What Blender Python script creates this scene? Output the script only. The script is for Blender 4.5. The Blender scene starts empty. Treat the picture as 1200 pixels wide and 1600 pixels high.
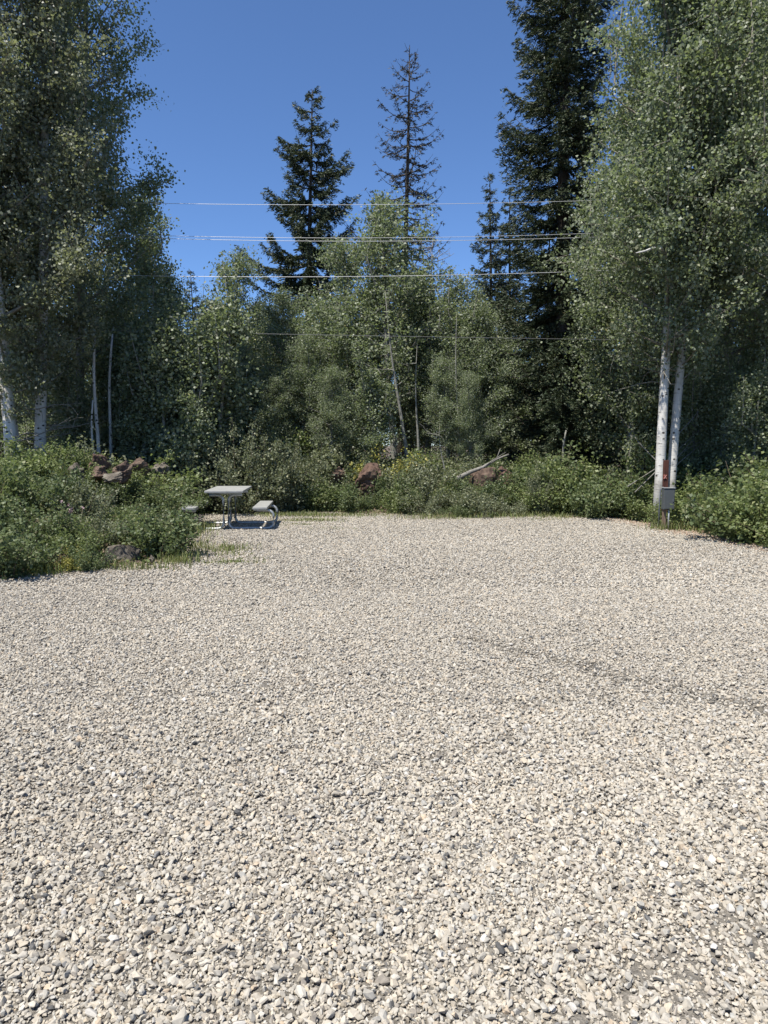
import bpy, bmesh, math, random
import numpy as np
from mathutils import Vector, Matrix

scene = bpy.context.scene
COL = scene.collection
PI = math.pi

# ------------------------------------------------------------------ camera, sky, sun, exposure
cam_data = bpy.data.cameras.new("camera")
cam_data.sensor_fit = 'VERTICAL'
cam_data.sensor_height = 36.0
cam_data.lens = 26.0
cam_data.clip_start = 0.05
cam_data.clip_end = 3000
cam = bpy.data.objects.new("camera", cam_data)
COL.objects.link(cam)
EYE = 1.6
PITCH = math.radians(5.19)
cam.location = (0, 0, EYE)
cam.rotation_euler = (PI / 2 - PITCH, 0, 0)
scene.camera = cam

SUN = Vector((-0.36, -0.34, 1.0)).normalized()         # towards the sun: high, left, a little behind the camera
world = bpy.data.worlds.new("World")
scene.world = world
world.use_nodes = True
wn = world.node_tree.nodes
wl = world.node_tree.links
wn.clear()
w_out = wn.new("ShaderNodeOutputWorld")
w_bg = wn.new("ShaderNodeBackground")
w_sky = wn.new("ShaderNodeTexSky")
w_sky.sky_type = 'NISHITA'
w_sky.sun_disc = False
w_sky.sun_elevation = math.asin(SUN.z)
w_sky.sun_rotation = math.atan2(SUN.x, SUN.y)
w_sky.altitude = 2600
w_sky.air_density = 1.0
w_sky.dust_density = 0.1
w_sky.ozone_density = 9.5
w_bg.inputs["Strength"].default_value = 0.11
wl.new(w_sky.outputs[0], w_bg.inputs["Color"])
wl.new(w_bg.outputs[0], w_out.inputs["Surface"])

sun_data = bpy.data.lights.new("sun", 'SUN')
sun_data.energy = 5.0
sun_data.angle = math.radians(0.53)
sun_data.color = (1.0, 0.955, 0.88)
sun = bpy.data.objects.new("sun", sun_data)
COL.objects.link(sun)
sun.rotation_euler = (-SUN).to_track_quat('-Z', 'Y').to_euler()
sun.location = (-8, 6, 30)

scene.view_settings.view_transform = 'Standard'
scene.view_settings.look = 'None'
scene.view_settings.exposure = 0.75
scene.view_settings.gamma = 1.0
scene.view_settings.use_curve_mapping = False
scene.render.engine = 'CYCLES'
scene.cycles.max_bounces = 8
scene.cycles.diffuse_bounces = 6
scene.cycles.transmission_bounces = 4
scene.cycles.use_denoising = True
scene.cycles.denoiser = 'OPENIMAGEDENOISE'
scene.cycles.denoising_input_passes = 'RGB_ALBEDO_NORMAL'
scene.cycles.denoising_prefilter = 'ACCURATE'


# ------------------------------------------------------------------ helpers
def sstep(a, b, x):
    t = np.clip((np.asarray(x, float) - a) / (b - a), 0, 1)
    return t * t * (3 - 2 * t)


def at(px, py, Y):
    """world point seen at photo pixel (px, py) at ground distance Y (used for sizes and heights)"""
    u = (px - 600) / 1156.0
    v = (800 - py) / 1156.0
    y = math.cos(PITCH) + v * math.sin(PITCH)
    z = -math.sin(PITCH) + v * math.cos(PITCH)
    s = Y / y
    return Vector((u * s, Y, EYE + z * s))


def make_mesh(name, verts, quads=None, tris=None, smooth=False):
    verts = np.asarray(verts, dtype=np.float32).reshape(-1, 3)
    nq = 0 if quads is None else len(quads)
    nt = 0 if tris is None else len(tris)
    loops = []
    if nq:
        loops.append(np.asarray(quads, dtype=np.int32).ravel())
    if nt:
        loops.append(np.asarray(tris, dtype=np.int32).ravel())
    loops = np.concatenate(loops)
    starts = np.concatenate([np.arange(nq) * 4, nq * 4 + np.arange(nt) * 3]).astype(np.int32)
    me = bpy.data.meshes.new(name)
    me.vertices.add(len(verts))
    me.vertices.foreach_set("co", verts.ravel())
    me.loops.add(len(loops))
    me.loops.foreach_set("vertex_index", loops)
    me.polygons.add(nq + nt)
    me.polygons.foreach_set("loop_start", starts)
    if smooth:
        me.polygons.foreach_set("use_smooth", np.ones(nq + nt, dtype=bool))
    me.update(calc_edges=True)
    return me


def link(name, data, mat=None, parent=None, loc=None):
    o = bpy.data.objects.new(name, data)
    COL.objects.link(o)
    if parent is not None:
        o.parent = parent
    if loc is not None:
        o.location = loc
    if mat is not None and data is not None and len(data.materials) == 0:
        data.materials.append(mat)
    return o


def tag(o, label=None, cat=None, group=None, kind=None):
    if label:
        o["label"] = label
    if cat:
        o["category"] = cat
    if group:
        o["group"] = group
    if kind:
        o["kind"] = kind
    return o


class Tubes:
    def __init__(self):
        self.v, self.q, self.t, self.n = [], [], [], 0

    def add(self, pts, rad, n=6, cap=True):
        pts = np.asarray(pts, float)
        m = len(pts)
        rad = np.broadcast_to(np.asarray(rad, float), (m,))
        tan = np.gradient(pts, axis=0)
        tan /= np.linalg.norm(tan, axis=1)[:, None] + 1e-9
        ref = np.array([0, 0, 1.0]) if abs(tan[:, 2]).mean() < 0.8 else np.array([1.0, 0, 0])
        a = np.cross(tan, ref)
        a /= np.linalg.norm(a, axis=1)[:, None] + 1e-9
        b = np.cross(tan, a)
        ang = np.linspace(0, 2 * PI, n, endpoint=False)
        ring = (a[:, None, :] * np.cos(ang)[None, :, None] + b[:, None, :] * np.sin(ang)[None, :, None]) * rad[:, None, None]
        vv = (pts[:, None, :] + ring).reshape(-1, 3)
        i = np.arange(m - 1)[:, None] * n
        j = np.arange(n)[None, :]
        k = (j + 1) % n
        q = np.stack([i + j, i + k, i + n + k, i + n + j], -1).reshape(-1, 4) + self.n
        self.v.append(vv)
        self.q.append(q)
        base = self.n
        self.n += m * n
        if cap:
            self.v.append(pts[[0, -1]])
            c0, c1 = self.n, self.n + 1
            self.n += 2
            jj = np.arange(n)
            kk = (jj + 1) % n
            self.t.append(np.stack([np.full(n, c0), base + kk, base + jj], -1))
            e = base + (m - 1) * n
            self.t.append(np.stack([np.full(n, c1), e + jj, e + kk], -1))

    def mesh(self, name, smooth=True):
        return make_mesh(name, np.concatenate(self.v), np.concatenate(self.q),
                         np.concatenate(self.t) if self.t else None, smooth)


def unit(v):
    return v / (np.linalg.norm(v, axis=-1, keepdims=True) + 1e-9)


def leaf_mesh(name, c, size, rng, down=0.25, width=0.46, fold=0.14, axis=None, jit=None):
    """one folded leaf per centre"""
    c = np.asarray(c, float)
    n = len(c)
    a = rng.normal(size=(n, 3))
    a[:, 2] -= down * 2
    if axis is not None:
        a = axis + rng.normal(size=(n, 3)) * (jit if jit is not None else 0.5)
    a = unit(a)
    r = rng.normal(size=(n, 3))
    b = unit(np.cross(a, r))
    nn = np.cross(a, b)
    s = (size * rng.uniform(0.65, 1.25, n))[:, None]
    v = np.stack([c - a * s * 0.5, c + b * s * width + nn * s * fold - a * s * .06,
                  c + a * s * 0.5, c - b * s * width + nn * s * fold - a * s * .06], 1).reshape(-1, 3)
    q = np.arange(n * 4).reshape(-1, 4)
    return make_mesh(name, v, q)


# ------------------------------------------------------------------ materials
def new_mat(name):
    m = bpy.data.materials.new(name)
    m.use_nodes = True
    nt = m.node_tree
    p = nt.nodes["Principled BSDF"]
    return m, nt, p


def ramp(nt, stops):
    r = nt.nodes.new("ShaderNodeValToRGB")
    el = r.color_ramp.elements
    el[0].position, el[0].color = stops[0][0], (*stops[0][1], 1)
    el[1].position, el[1].color = stops[-1][0], (*stops[-1][1], 1)
    for p, c in stops[1:-1]:
        e = el.new(p)
        e.color = (*c, 1)
    return r


def noise(nt, scale, detail=5, rough=0.6, vec=None, sc=None):
    t = nt.nodes.new("ShaderNodeTexNoise")
    t.inputs["Scale"].default_value = scale
    t.inputs["Detail"].default_value = detail
    t.inputs["Roughness"].default_value = rough
    tc = nt.nodes.new("ShaderNodeTexCoord")
    mp = nt.nodes.new("ShaderNodeMapping")
    if sc:
        mp.inputs["Scale"].default_value = sc
    nt.links.new(tc.outputs[vec or "Object"], mp.inputs["Vector"])
    nt.links.new(mp.outputs[0], t.inputs["Vector"])
    return t


def bump(nt, p, src, strength, dist):
    b = nt.nodes.new("ShaderNodeBump")
    b.inputs["Strength"].default_value = strength
    b.inputs["Distance"].default_value = dist
    nt.links.new(src, b.inputs["Height"])
    nt.links.new(b.outputs[0], p.inputs["Normal"])
    return b


def leaf_mat(name, stops, trans_col, trans=0.3, rough=0.45, spec=0.5, under=0.0):
    m, nt, p = new_mat(name)
    g = nt.nodes.new("ShaderNodeNewGeometry")
    r = ramp(nt, stops)
    nt.links.new(g.outputs["Random Per Island"], r.inputs[0])
    hs = nt.nodes.new("ShaderNodeMix")                      # leaf undersides are paler and greyer
    hs.data_type = 'RGBA'
    fac = nt.nodes.new("ShaderNodeMath")
    fac.operation = 'MULTIPLY'
    fac.inputs[1].default_value = under
    nt.links.new(g.outputs["Backfacing"], fac.inputs[0])
    nt.links.new(fac.outputs[0], hs.inputs[0])
    nt.links.new(r.outputs[0], hs.inputs[6])
    hs.inputs[7].default_value = (0.24, 0.255, 0.205, 1)
    nt.links.new(hs.outputs[2], p.inputs["Base Color"])
    p.inputs["Roughness"].default_value = rough
    p.inputs["Specular IOR Level"].default_value = spec
    t = nt.nodes.new("ShaderNodeBsdfTranslucent")
    t.inputs["Color"].default_value = (*trans_col, 1)
    mx = nt.nodes.new("ShaderNodeMixShader")
    mx.inputs[0].default_value = trans
    out = nt.nodes["Material Output"]
    nt.links.new(p.outputs[0], mx.inputs[1])
    nt.links.new(t.outputs[0], mx.inputs[2])
    nt.links.new(mx.outputs[0], out.inputs["Surface"])
    return m


M = {}
M["aspen_leaf"] = leaf_mat("aspen_leaf", [(0, (0.097, 0.124, 0.064)), (0.45, (0.167, 0.205, 0.106)), (0.8, (0.242, 0.279, 0.159)),
                                          (0.97, (0.318, 0.355, 0.217)), (1, (0.418, 0.397, 0.161))], (0.225, 0.285, 0.106), 0.42, 0.5, 0.5, 0.5)
M["aspen_leaf_olive"] = leaf_mat("aspen_leaf_olive", [(0, (0.105, 0.120, 0.070)), (0.45, (0.178, 0.196, 0.113)), (0.8, (0.255, 0.274, 0.171)),
                                                      (1, (0.340, 0.351, 0.231))], (0.235, 0.263, 0.111), 0.42, 0.5, 0.5, 0.5)
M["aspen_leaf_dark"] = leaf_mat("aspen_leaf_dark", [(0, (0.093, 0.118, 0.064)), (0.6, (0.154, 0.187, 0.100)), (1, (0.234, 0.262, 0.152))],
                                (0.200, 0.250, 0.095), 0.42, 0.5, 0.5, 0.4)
M["spruce_needle"] = leaf_mat("spruce_needle", [(0, (0.025, 0.040, 0.022)), (0.5, (0.045, 0.064, 0.033)), (0.93, (0.074, 0.089, 0.045)), (1, (0.096, 0.079, 0.040))],
                              (0.047, 0.064, 0.019), 0.12, 0.55, 0.35)
M["spruce_needle_thin"] = leaf_mat("spruce_needle_thin", [(0, (0.026, 0.028, 0.020)), (0.5, (0.045, 0.046, 0.032)), (0.8, (0.065, 0.058, 0.042)), (1, (0.10, 0.078, 0.056))],
                                   (0.04, 0.04, 0.02), 0.1, 0.6, 0.3)
M["shrub_leaf"] = leaf_mat("shrub_leaf", [(0, (0.086, 0.118, 0.041)), (0.5, (0.146, 0.184, 0.066)), (0.85, (0.211, 0.242, 0.097)), (1, (0.281, 0.288, 0.140))],
                           (0.203, 0.258, 0.078), 0.38, 0.5, 0.4)
M["shrub_leaf_deep"] = leaf_mat("shrub_leaf_deep", [(0, (0.066, 0.094, 0.041)), (0.5, (0.109, 0.144, 0.059)), (0.9, (0.164, 0.196, 0.090)), (1, (0.234, 0.234, 0.118))],
                           (0.156, 0.203, 0.070), 0.38, 0.5, 0.4)
M["shrub_leaf_grey"] = leaf_mat("shrub_leaf_grey", [(0, (0.103, 0.121, 0.070)), (0.5, (0.164, 0.184, 0.106)), (0.9, (0.234, 0.246, 0.152)), (1, (0.296, 0.281, 0.156))],
                                (0.187, 0.218, 0.094), 0.38, 0.5, 0.45)
M["shrub_leaf_yellow"] = leaf_mat("shrub_leaf_yellow", [(0, (0.187, 0.211, 0.055)), (0.5, (0.324, 0.324, 0.088)), (1, (0.498, 0.398, 0.124))],
                                  (0.373, 0.373, 0.073), 0.32, 0.45, 0.4)
M["litter_leaf"] = leaf_mat("litter_leaf", [(0, (0.079, 0.112, 0.032)), (0.5, (0.128, 0.160, 0.047)), (0.72, (0.176, 0.176, 0.072)), (0.8, (0.176, 0.128, 0.079)), (1, (0.255, 0.191, 0.128))],
                            (0.144, 0.176, 0.047), 0.25, 0.6, 0.3)
M["grass_blade"] = leaf_mat("grass_blade", [(0, (0.112, 0.152, 0.047)), (0.6, (0.191, 0.223, 0.072)), (0.85, (0.271, 0.263, 0.120)), (1, (0.415, 0.351, 0.191))],
                            (0.191, 0.223, 0.047), 0.3, 0.5, 0.4)


def bark_aspen():
    m, nt, p = new_mat("aspen_bark")
    big = noise(nt, 3.0, 4, 0.6, sc=(1, 1, 0.6))
    base = ramp(nt, [(0.3, (0.30, 0.285, 0.25)), (0.5, (0.50, 0.48, 0.44)), (0.7, (0.62, 0.60, 0.56))])
    nt.links.new(big.outputs[0], base.inputs[0])
    band = noise(nt, 3.2, 6, 0.75, sc=(1.0, 1.0, 7.0))
    br = ramp(nt, [(0.60, (0, 0, 0)), (0.65, (1, 1, 1))])
    nt.links.new(band.outputs[0], br.inputs[0])
    knot = nt.nodes.new("ShaderNodeTexVoronoi")
    knot.inputs["Scale"].default_value = 3.4
    tc = nt.nodes.new("ShaderNodeTexCoord")
    mp = nt.nodes.new("ShaderNodeMapping")
    mp.inputs["Scale"].default_value = (1.6, 1.6, 2.2)
    nt.links.new(tc.outputs["Object"], mp.inputs[0])
    nt.links.new(mp.outputs[0], knot.inputs["Vector"])
    kr = ramp(nt, [(0.13, (1, 1, 1)), (0.19, (0, 0, 0))])
    nt.links.new(knot.outputs["Distance"], kr.inputs[0])
    mx = nt.nodes.new("ShaderNodeMath")
    mx.operation = 'MAXIMUM'
    nt.links.new(br.outputs[0], mx.inputs[0])
    nt.links.new(kr.outputs[0], mx.inputs[1])
    mc = nt.nodes.new("ShaderNodeMix")
    mc.data_type = 'RGBA'
    mc.inputs[7].default_value = (0.045, 0.04, 0.035, 1)
    nt.links.new(mx.outputs[0], mc.inputs[0])
    nt.links.new(base.outputs[0], mc.inputs[6])
    nt.links.new(mc.outputs[2], p.inputs["Base Color"])
    p.inputs["Roughness"].default_value = 0.75
    p.inputs["Specular IOR Level"].default_value = 0.25
    bump(nt, p, band.outputs[0], 0.5, 0.02)
    return m


def simple_noise_mat(name, stops, scale, rough=0.85, bs=0.6, bd=0.02, sc=None, detail=6):
    m, nt, p = new_mat(name)
    n = noise(nt, scale, detail, 0.65, sc=sc)
    r = ramp(nt, stops)
    nt.links.new(n.outputs[0], r.inputs[0])
    nt.links.new(r.outputs[0], p.inputs["Base Color"])
    p.inputs["Roughness"].default_value = rough
    p.inputs["Specular IOR Level"].default_value = 0.25
    bump(nt, p, n.outputs[0], bs, bd)
    return m


M["aspen_bark"] = bark_aspen()
M["aspen_limb"] = simple_noise_mat("aspen_limb", [(0.3, (0.13, 0.12, 0.095)), (0.7, (0.27, 0.25, 0.21))], 9)
M["young_bark"] = simple_noise_mat("young_bark", [(0.3, (0.124, 0.124, 0.105)), (0.55, (0.211, 0.205, 0.180)), (0.75, (0.273, 0.267, 0.242))], 4, sc=(1, 1, 3))
M["spruce_bark"] = simple_noise_mat("spruce_bark", [(0.3, (0.035, 0.028, 0.022)), (0.7, (0.10, 0.085, 0.07))], 12, sc=(1, 1, .4))
M["dead_wood"] = simple_noise_mat("dead_wood", [(0.3, (0.12, 0.11, 0.095)), (0.7, (0.26, 0.245, 0.215))], 14, sc=(1, 1, .2))
M["stem"] = simple_noise_mat("stem", [(0.3, (0.07, 0.05, 0.035)), (0.7, (0.15, 0.12, 0.085))], 20)
M["lava_rock"] = simple_noise_mat("lava_rock", [(0.28, (0.037, 0.026, 0.020)), (0.5, (0.102, 0.068, 0.051)), (0.62, (0.136, 0.099, 0.071)), (0.76, (0.204, 0.170, 0.129))], 5.5, bs=1.0, bd=0.05, detail=9)
M["lava_rock_grey"] = simple_noise_mat("lava_rock_grey", [(0.28, (0.048, 0.041, 0.034)), (0.5, (0.116, 0.099, 0.078)), (0.76, (0.218, 0.197, 0.156))], 5.5, bs=1.0, bd=0.05, detail=9)
M["lava_rock_red"] = simple_noise_mat("lava_rock_red", [(0.28, (0.048, 0.029, 0.022)), (0.5, (0.109, 0.068, 0.051)), (0.76, (0.190, 0.136, 0.092))], 5.0, bs=1.0, bd=0.05, detail=9)
M["soil"] = simple_noise_mat("soil", [(0.3, (0.06, 0.045, 0.032)), (0.55, (0.12, 0.09, 0.065)), (0.75, (0.18, 0.14, 0.10))], 1.7, bs=0.8, bd=0.06, detail=10)


def fines_mat():
    m, nt, p = new_mat("gravel_fines")
    a = noise(nt, 60, 6, 0.7)
    r = ramp(nt, [(0.3, (0.11, 0.10, 0.086)), (0.5, (0.25, 0.23, 0.198)), (0.72, (0.35, 0.325, 0.285))])
    nt.links.new(a.outputs[0], r.inputs[0])
    b = noise(nt, 0.6, 4, 0.6)
    r2 = ramp(nt, [(0.35, (0.80, 0.78, 0.74)), (0.65, (1, 1, 1))])
    nt.links.new(b.outputs[0], r2.inputs[0])
    mx = nt.nodes.new("ShaderNodeMix")
    mx.data_type = 'RGBA'
    mx.blend_type = 'MULTIPLY'
    mx.inputs[0].default_value = 1
    nt.links.new(r.outputs[0], mx.inputs[6])
    nt.links.new(r2.outputs[0], mx.inputs[7])
    nt.links.new(mx.outputs[2], p.inputs["Base Color"])
    p.inputs["Roughness"].default_value = 0.95
    p.inputs["Specular IOR Level"].default_value = 0.15
    bump(nt, p, a.outputs[0], 1.0, 0.02)
    return m


def stone_mat():
    m, nt, p = new_mat("crushed_stone")
    at_ = nt.nodes.new("ShaderNodeAttribute")
    at_.attribute_type = 'INSTANCER'
    at_.attribute_name = "stone_colour"
    n = noise(nt, 1.1, 5, 0.65)
    r = ramp(nt, [(0.3, (0.78, 0.77, 0.76)), (0.7, (1.12, 1.11, 1.10))])
    nt.links.new(n.outputs[0], r.inputs[0])
    mx = nt.nodes.new("ShaderNodeMix")
    mx.data_type = 'RGBA'
    mx.blend_type = 'MULTIPLY'
    mx.inputs[0].default_value = 1
    nt.links.new(at_.outputs["Color"], mx.inputs[6])
    nt.links.new(r.outputs[0], mx.inputs[7])
    nt.links.new(mx.outputs[2], p.inputs["Base Color"])
    p.inputs["Roughness"].default_value = 0.85
    p.inputs["Specular IOR Level"].default_value = 0.12
    return m


M["fines"] = fines_mat()
M["stone"] = stone_mat()


def plain(name, col, rough=0.5, metal=0.0, var=0.12, scale=8):
    m, nt, p = new_mat(name)
    n = noise(nt, scale, 5, 0.6)
    r = ramp(nt, [(0.3, tuple(c * (1 - var) for c in col)), (0.7, tuple(min(1, c * (1 + var)) for c in col))])
    nt.links.new(n.outputs[0], r.inputs[0])
    nt.links.new(r.outputs[0], p.inputs["Base Color"])
    p.inputs["Roughness"].default_value = rough
    p.inputs["Metallic"].default_value = metal
    return m


M["galvanised"] = plain("galvanised", (0.42, 0.43, 0.42), 0.42, 0.55, 0.2, 15)
M["table_grey"] = plain("table_grey", (0.27, 0.27, 0.255), 0.6, 0.0, 0.15, 6)
M["box_grey"] = plain("box_grey", (0.072, 0.08, 0.082), 0.5, 0.0, 0.08, 5)
M["red_wood"] = simple_noise_mat("red_wood", [(0.3, (0.045, 0.02, 0.014)), (0.7, (0.11, 0.042, 0.03))], 8, sc=(3, 3, .4))
M["post_wood"] = simple_noise_mat("post_wood", [(0.3, (0.10, 0.07, 0.05)), (0.7, (0.26, 0.19, 0.14))], 10, sc=(3, 3, .4))
M["pink_paint"] = plain("pink_paint", (0.42, 0.20, 0.16), 0.6)
M["orange_paint"] = plain("orange_paint", (0.20, 0.05, 0.03), 0.6)
M["dark_pipe"] = plain("dark_pipe", (0.09, 0.10, 0.115), 0.5)
M["wire"] = plain("wire", (0.50, 0.50, 0.49), 0.45, 0.4, 0.05, 3)
M["wire_dark"] = plain("wire_dark", (0.13, 0.13, 0.125), 0.5, 0.0, 0.05, 3)
M["petal"] = plain("petal", (0.36, 0.25, 0.25), 0.7)

# ------------------------------------------------------------------ terrain
LOT = np.array([(-40, -25), (-12, 6.6), (-8.0, 7.6), (-5.48, 8.33), (-4.59, 8.73), (-3.65, 9.27), (-2.95, 9.72), (-2.66, 10.4), (-3.15, 12.2),
                (-3.95, 14.2), (-4.6, 16.2), (-3.6, 17.1), (-2.25, 17.3), (0.0, 16.95), (1.66, 15.95), (3.59, 16.5), (4.95, 16.3),
                (5.40, 14.3), (5.64, 12.46), (5.91, 11.3), (6.34, 9.67), (8.0, 6.0), (12, 1), (40, -25)], float)


def sdf(x, y):
    """signed distance to the lot outline, positive outside"""
    x = np.asarray(x, float)
    y = np.asarray(y, float)
    d = np.full(x.shape, 1e9)
    inside = np.zeros(x.shape, bool)
    n = len(LOT)
    for i in range(n):
        ax, ay = LOT[i]
        bx, by = LOT[(i + 1) % n]
        ex, ey = bx - ax, by - ay
        t = np.clip(((x - ax) * ex + (y - ay) * ey) / (ex * ex + ey * ey), 0, 1)
        d = np.minimum(d, np.hypot(x - ax - ex * t, y - ay - ey * t))
        if ay != by:
            c = ((ay > y) != (by > y)) & (x < (bx - ax) * (y - ay) / (by - ay) + ax)
            inside ^= c
    return np.where(inside, -d, d)


def wob(x, y):
    return (np.sin(x * 1.31 + y * .7 + 1.1) + np.sin(x * -.83 + y * 1.57 + .4) + np.sin(x * 2.7 + y * 1.1 + 2) * .5 + np.sin(y * 3.1 - x * 1.9) * .5) / 3


def lot_h(x, y):
    return 0.016 * wob(np.asarray(x) * .9, np.asarray(y) * .9)


def ground_h(x, y, s=None):
    x = np.asarray(x, float)
    y = np.asarray(y, float)
    if s is None:
        s = sdf(x, y)
    wleft = sstep(-2.2, -5.0, x) * sstep(20, 15, y)
    wright = sstep(3.5, 6.5, x)
    target = 0.58 + 0.10 * wleft - 0.38 * wright
    h = target * sstep(-0.05, 3.6, s) + 0.13 * wob(x * 1.2, y * 1.2) * sstep(0.2, 2.0, s)
    h = h + 0.58 * np.exp(-((x + 5.3) ** 2 + (y - 14.0) ** 2) / 1.3)
    return h + lot_h(x, y) - 0.03 * sstep(0.25, -0.1, s)


def gh(x, y):
    return float(ground_h(np.array([x]), np.array([y]))[0])


def grid_mesh(name, xs, ys, hfun, mask=None, smooth=True):
    X, Y = np.meshgrid(xs, ys)
    S = sdf(X, Y)
    Z = hfun(X, Y, S)
    nx, ny = len(xs), len(ys)
    idx = np.arange(nx * ny).reshape(ny, nx)
    q = np.stack([idx[:-1, :-1], idx[:-1, 1:], idx[1:, 1:], idx[1:, :-1]], -1).reshape(-1, 4)
    if mask is not None:
        k = mask(S)
        kk = (k[:-1, :-1] & k[:-1, 1:] & k[1:, 1:] & k[1:, :-1]).ravel()
        q = q[kk]
    return make_mesh(name, np.stack([X, Y, Z], -1).reshape(-1, 3), q, None, smooth)


far = np.array([40, 60, 90, 140, 220, 350, 600, 900.])
gx = np.concatenate([-far[::-1], np.arange(-32, 32.01, .25), far])
gy = np.concatenate([-far[::-1], np.arange(-20, 48.01, .25), far[1:]])
ground = link("ground", grid_mesh("ground", gx, gy, ground_h), M["soil"])
tag(ground, kind="structure")
lx = np.arange(-14, 14.01, .1)
ly = np.arange(-8, 18.01, .1)
lot = link("gravel_lot", grid_mesh("gravel_lot", lx, ly, lambda X, Y, S: lot_h(X, Y), lambda S: S < 0.32), M["fines"])
tag(lot, kind="structure")


# ------------------------------------------------------------------ gravel: crushed stones lying on the lot (uncountable)
def build_gravel():
    rng = np.random.default_rng(5)
    shapes = bpy.data.collections.new("stone_shapes")
    NV = 18
    for k in range(NV):
        bm = bmesh.new()
        d = unit(rng.normal(size=(int(rng.integers(14, 22)), 3)))
        d = np.sign(d) * np.abs(d) ** 0.8
        ax = np.array([1.0, rng.uniform(.62, .9), rng.uniform(.42, .68)])
        for p in d * ax * rng.uniform(.82, 1.08, (len(d), 1)):
            bm.verts.new(p)
        r = bmesh.ops.convex_hull(bm, input=bm.verts)
        junk = list({g for g in r["geom_interior"] + r["geom_unused"] if isinstance(g, bmesh.types.BMVert)})
        if junk:
            bmesh.ops.delete(bm, geom=junk, context='VERTS')
        me = bpy.data.meshes.new("stone")
        bm.to_mesh(me)
        bm.free()
        me.materials.append(M["stone"])
        o = bpy.data.objects.new("stone_%02d" % k, me)
        shapes.objects.link(o)

    def scatter(n, y0, y1, power):
        y = y0 + (y1 - y0) * rng.random(n) ** power
        half = 0.56 * y + 2.0
        x = rng.uniform(-1, 1, n) * half
        keep = rng.random(n) < half / (0.56 * y1 + 2.0) if power == 1 else np.ones(n, bool)
        return x[keep], y[keep]
    xs, ys, sz = [], [], []
    # (stones per square metre, y range, size range in metres of the half axis)
    for dens, y0, y1, a0, a1, pw in ((6200, 1.2, 4.4, .0052, .0112, 1.2), (1200, 1.2, 4.4, .0105, .0195, 1.9), (4200, 1.2, 3.0, .003, .006, 1.0),
                                     (3900, 4.4, 8.2, .0062, .0122, 1.2), (560, 4.4, 8.2, .0105, .0185, 1.9),
                                     (1500, 8.2, 17.6, .0095, .0185, 1.5)):
        wmax = 2 * (0.56 * y1 + 2.0)
        n = int(dens * wmax * (y1 - y0))
        x, y = scatter(n, y0, y1, 1)
        u = rng.random(len(x)) ** pw
        xs.append(x)
        ys.append(y)
        sz.append(a0 + (a1 - a0) * u)
    x = np.concatenate(xs)
    y = np.concatenate(ys)
    a = np.concatenate(sz)
    s = sdf(x, y)
    # thin patches where the fines show
    patch = wob(x * 1.7 + 5, y * 2.1) + 0.5 * wob(x * 5.1, y * 4.3 + 2)
    near = sstep(2.9, 2.0, y)
    pth = 0.95 - 0.4 * near
    keep_p = np.where(patch > pth, 0.6, 1.0)
    keep = (s < 0.18 + 0.12 * rng.normal(size=len(x))) & (rng.random(len(x)) < keep_p)
    x, y, a, s = x[keep], y[keep], a[keep], s[keep]
    n = len(x)
    z = lot_h(x, y) + a * rng.uniform(-0.05, 1.0, n) + .006 * np.clip(wob(x * 9, y * 9), 0, 1)
    # colours
    base = np.array([0.384, 0.352, 0.294])
    val = np.clip(rng.normal(1.0, 0.11, n), 0.5, 1.35)
    col = base[None, :] * val[:, None]
    col *= 1 + rng.normal(0, .025, (n, 1)) * np.array([1.0, .1, -1.2])
    u = rng.random(n)
    k = u < 0.03
    col[k] = np.array([0.115, 0.113, 0.108]) * rng.uniform(.7, 1.7, (k.sum(), 1))
    k = (u > .03) & (u < .05)
    col[k] = np.array([0.42, 0.345, 0.255]) * rng.uniform(.7, 1.3, (k.sum(), 1))
    k = (u > .075) & (u < .14)
    col[k] = np.array([0.27, 0.243, 0.205]) * rng.uniform(.8, 1.3, (k.sum(), 1))
    k = (u > .16) & (u < .19)
    col[k] = np.array([0.47, 0.445, 0.40]) * rng.uniform(.85, 1.1, (k.sum(), 1))
    # a streak of darker disturbed stones crossing the right side
    t = np.clip(((x - .7) * 1.55 + (y - 6.0) * -1.6) / (1.55 ** 2 + 1.6 ** 2), 0, 1.6)
    ds = np.hypot(x - .7 - 1.55 * t, y - 6.0 + 1.6 * t) + .05 * wob(x * 6, y * 6)
    k = (rng.random(n) < 0.45 * np.exp(-(ds / .11) ** 2))
    col[k] *= 0.42
    # broad slight tone shifts of the stone spread
    col *= (1 + 0.06 * wob(x * .8 + 3, y * .9))[:, None]
    # reddish earth dusted on the stones along the far right edge
    k = (s > -0.55) & (x > 3.8) & (rng.random(n) < .75 * sstep(-.6, .1, s))
    col[k] = col[k] * 0.35 + np.array([0.36, 0.23, 0.15]) * .55
    k = (s > -0.5) & (x < 3.8) & (rng.random(n) < .6 * sstep(-.5, .1, s))
    col[k] = col[k] * 0.5 + np.array([0.24, 0.19, 0.13]) * .4
    me = bpy.data.meshes.new("gravel")
    me.vertices.add(n)
    me.vertices.foreach_set("co", np.stack([x, y, z], -1).astype(np.float32).ravel())
    at1 = me.attributes.new("stone_scale", 'FLOAT_VECTOR', 'POINT')
    sv = a[:, None] * np.stack([rng.uniform(.9, 1.35, n), rng.uniform(.8, 1.15, n), rng.uniform(.8, 1.2, n)], -1)
    at1.data.foreach_set("vector", sv.astype(np.float32).ravel())
    at2 = me.attributes.new("stone_rot", 'FLOAT_VECTOR', 'POINT')
    rv = np.stack([rng.normal(0, .55, n), rng.normal(0, .55, n), rng.uniform(0, 2 * PI, n)], -1)
    at2.data.foreach_set("vector", rv.astype(np.float32).ravel())
    at3 = me.attributes.new("stone_colour", 'FLOAT_COLOR', 'POINT')
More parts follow.
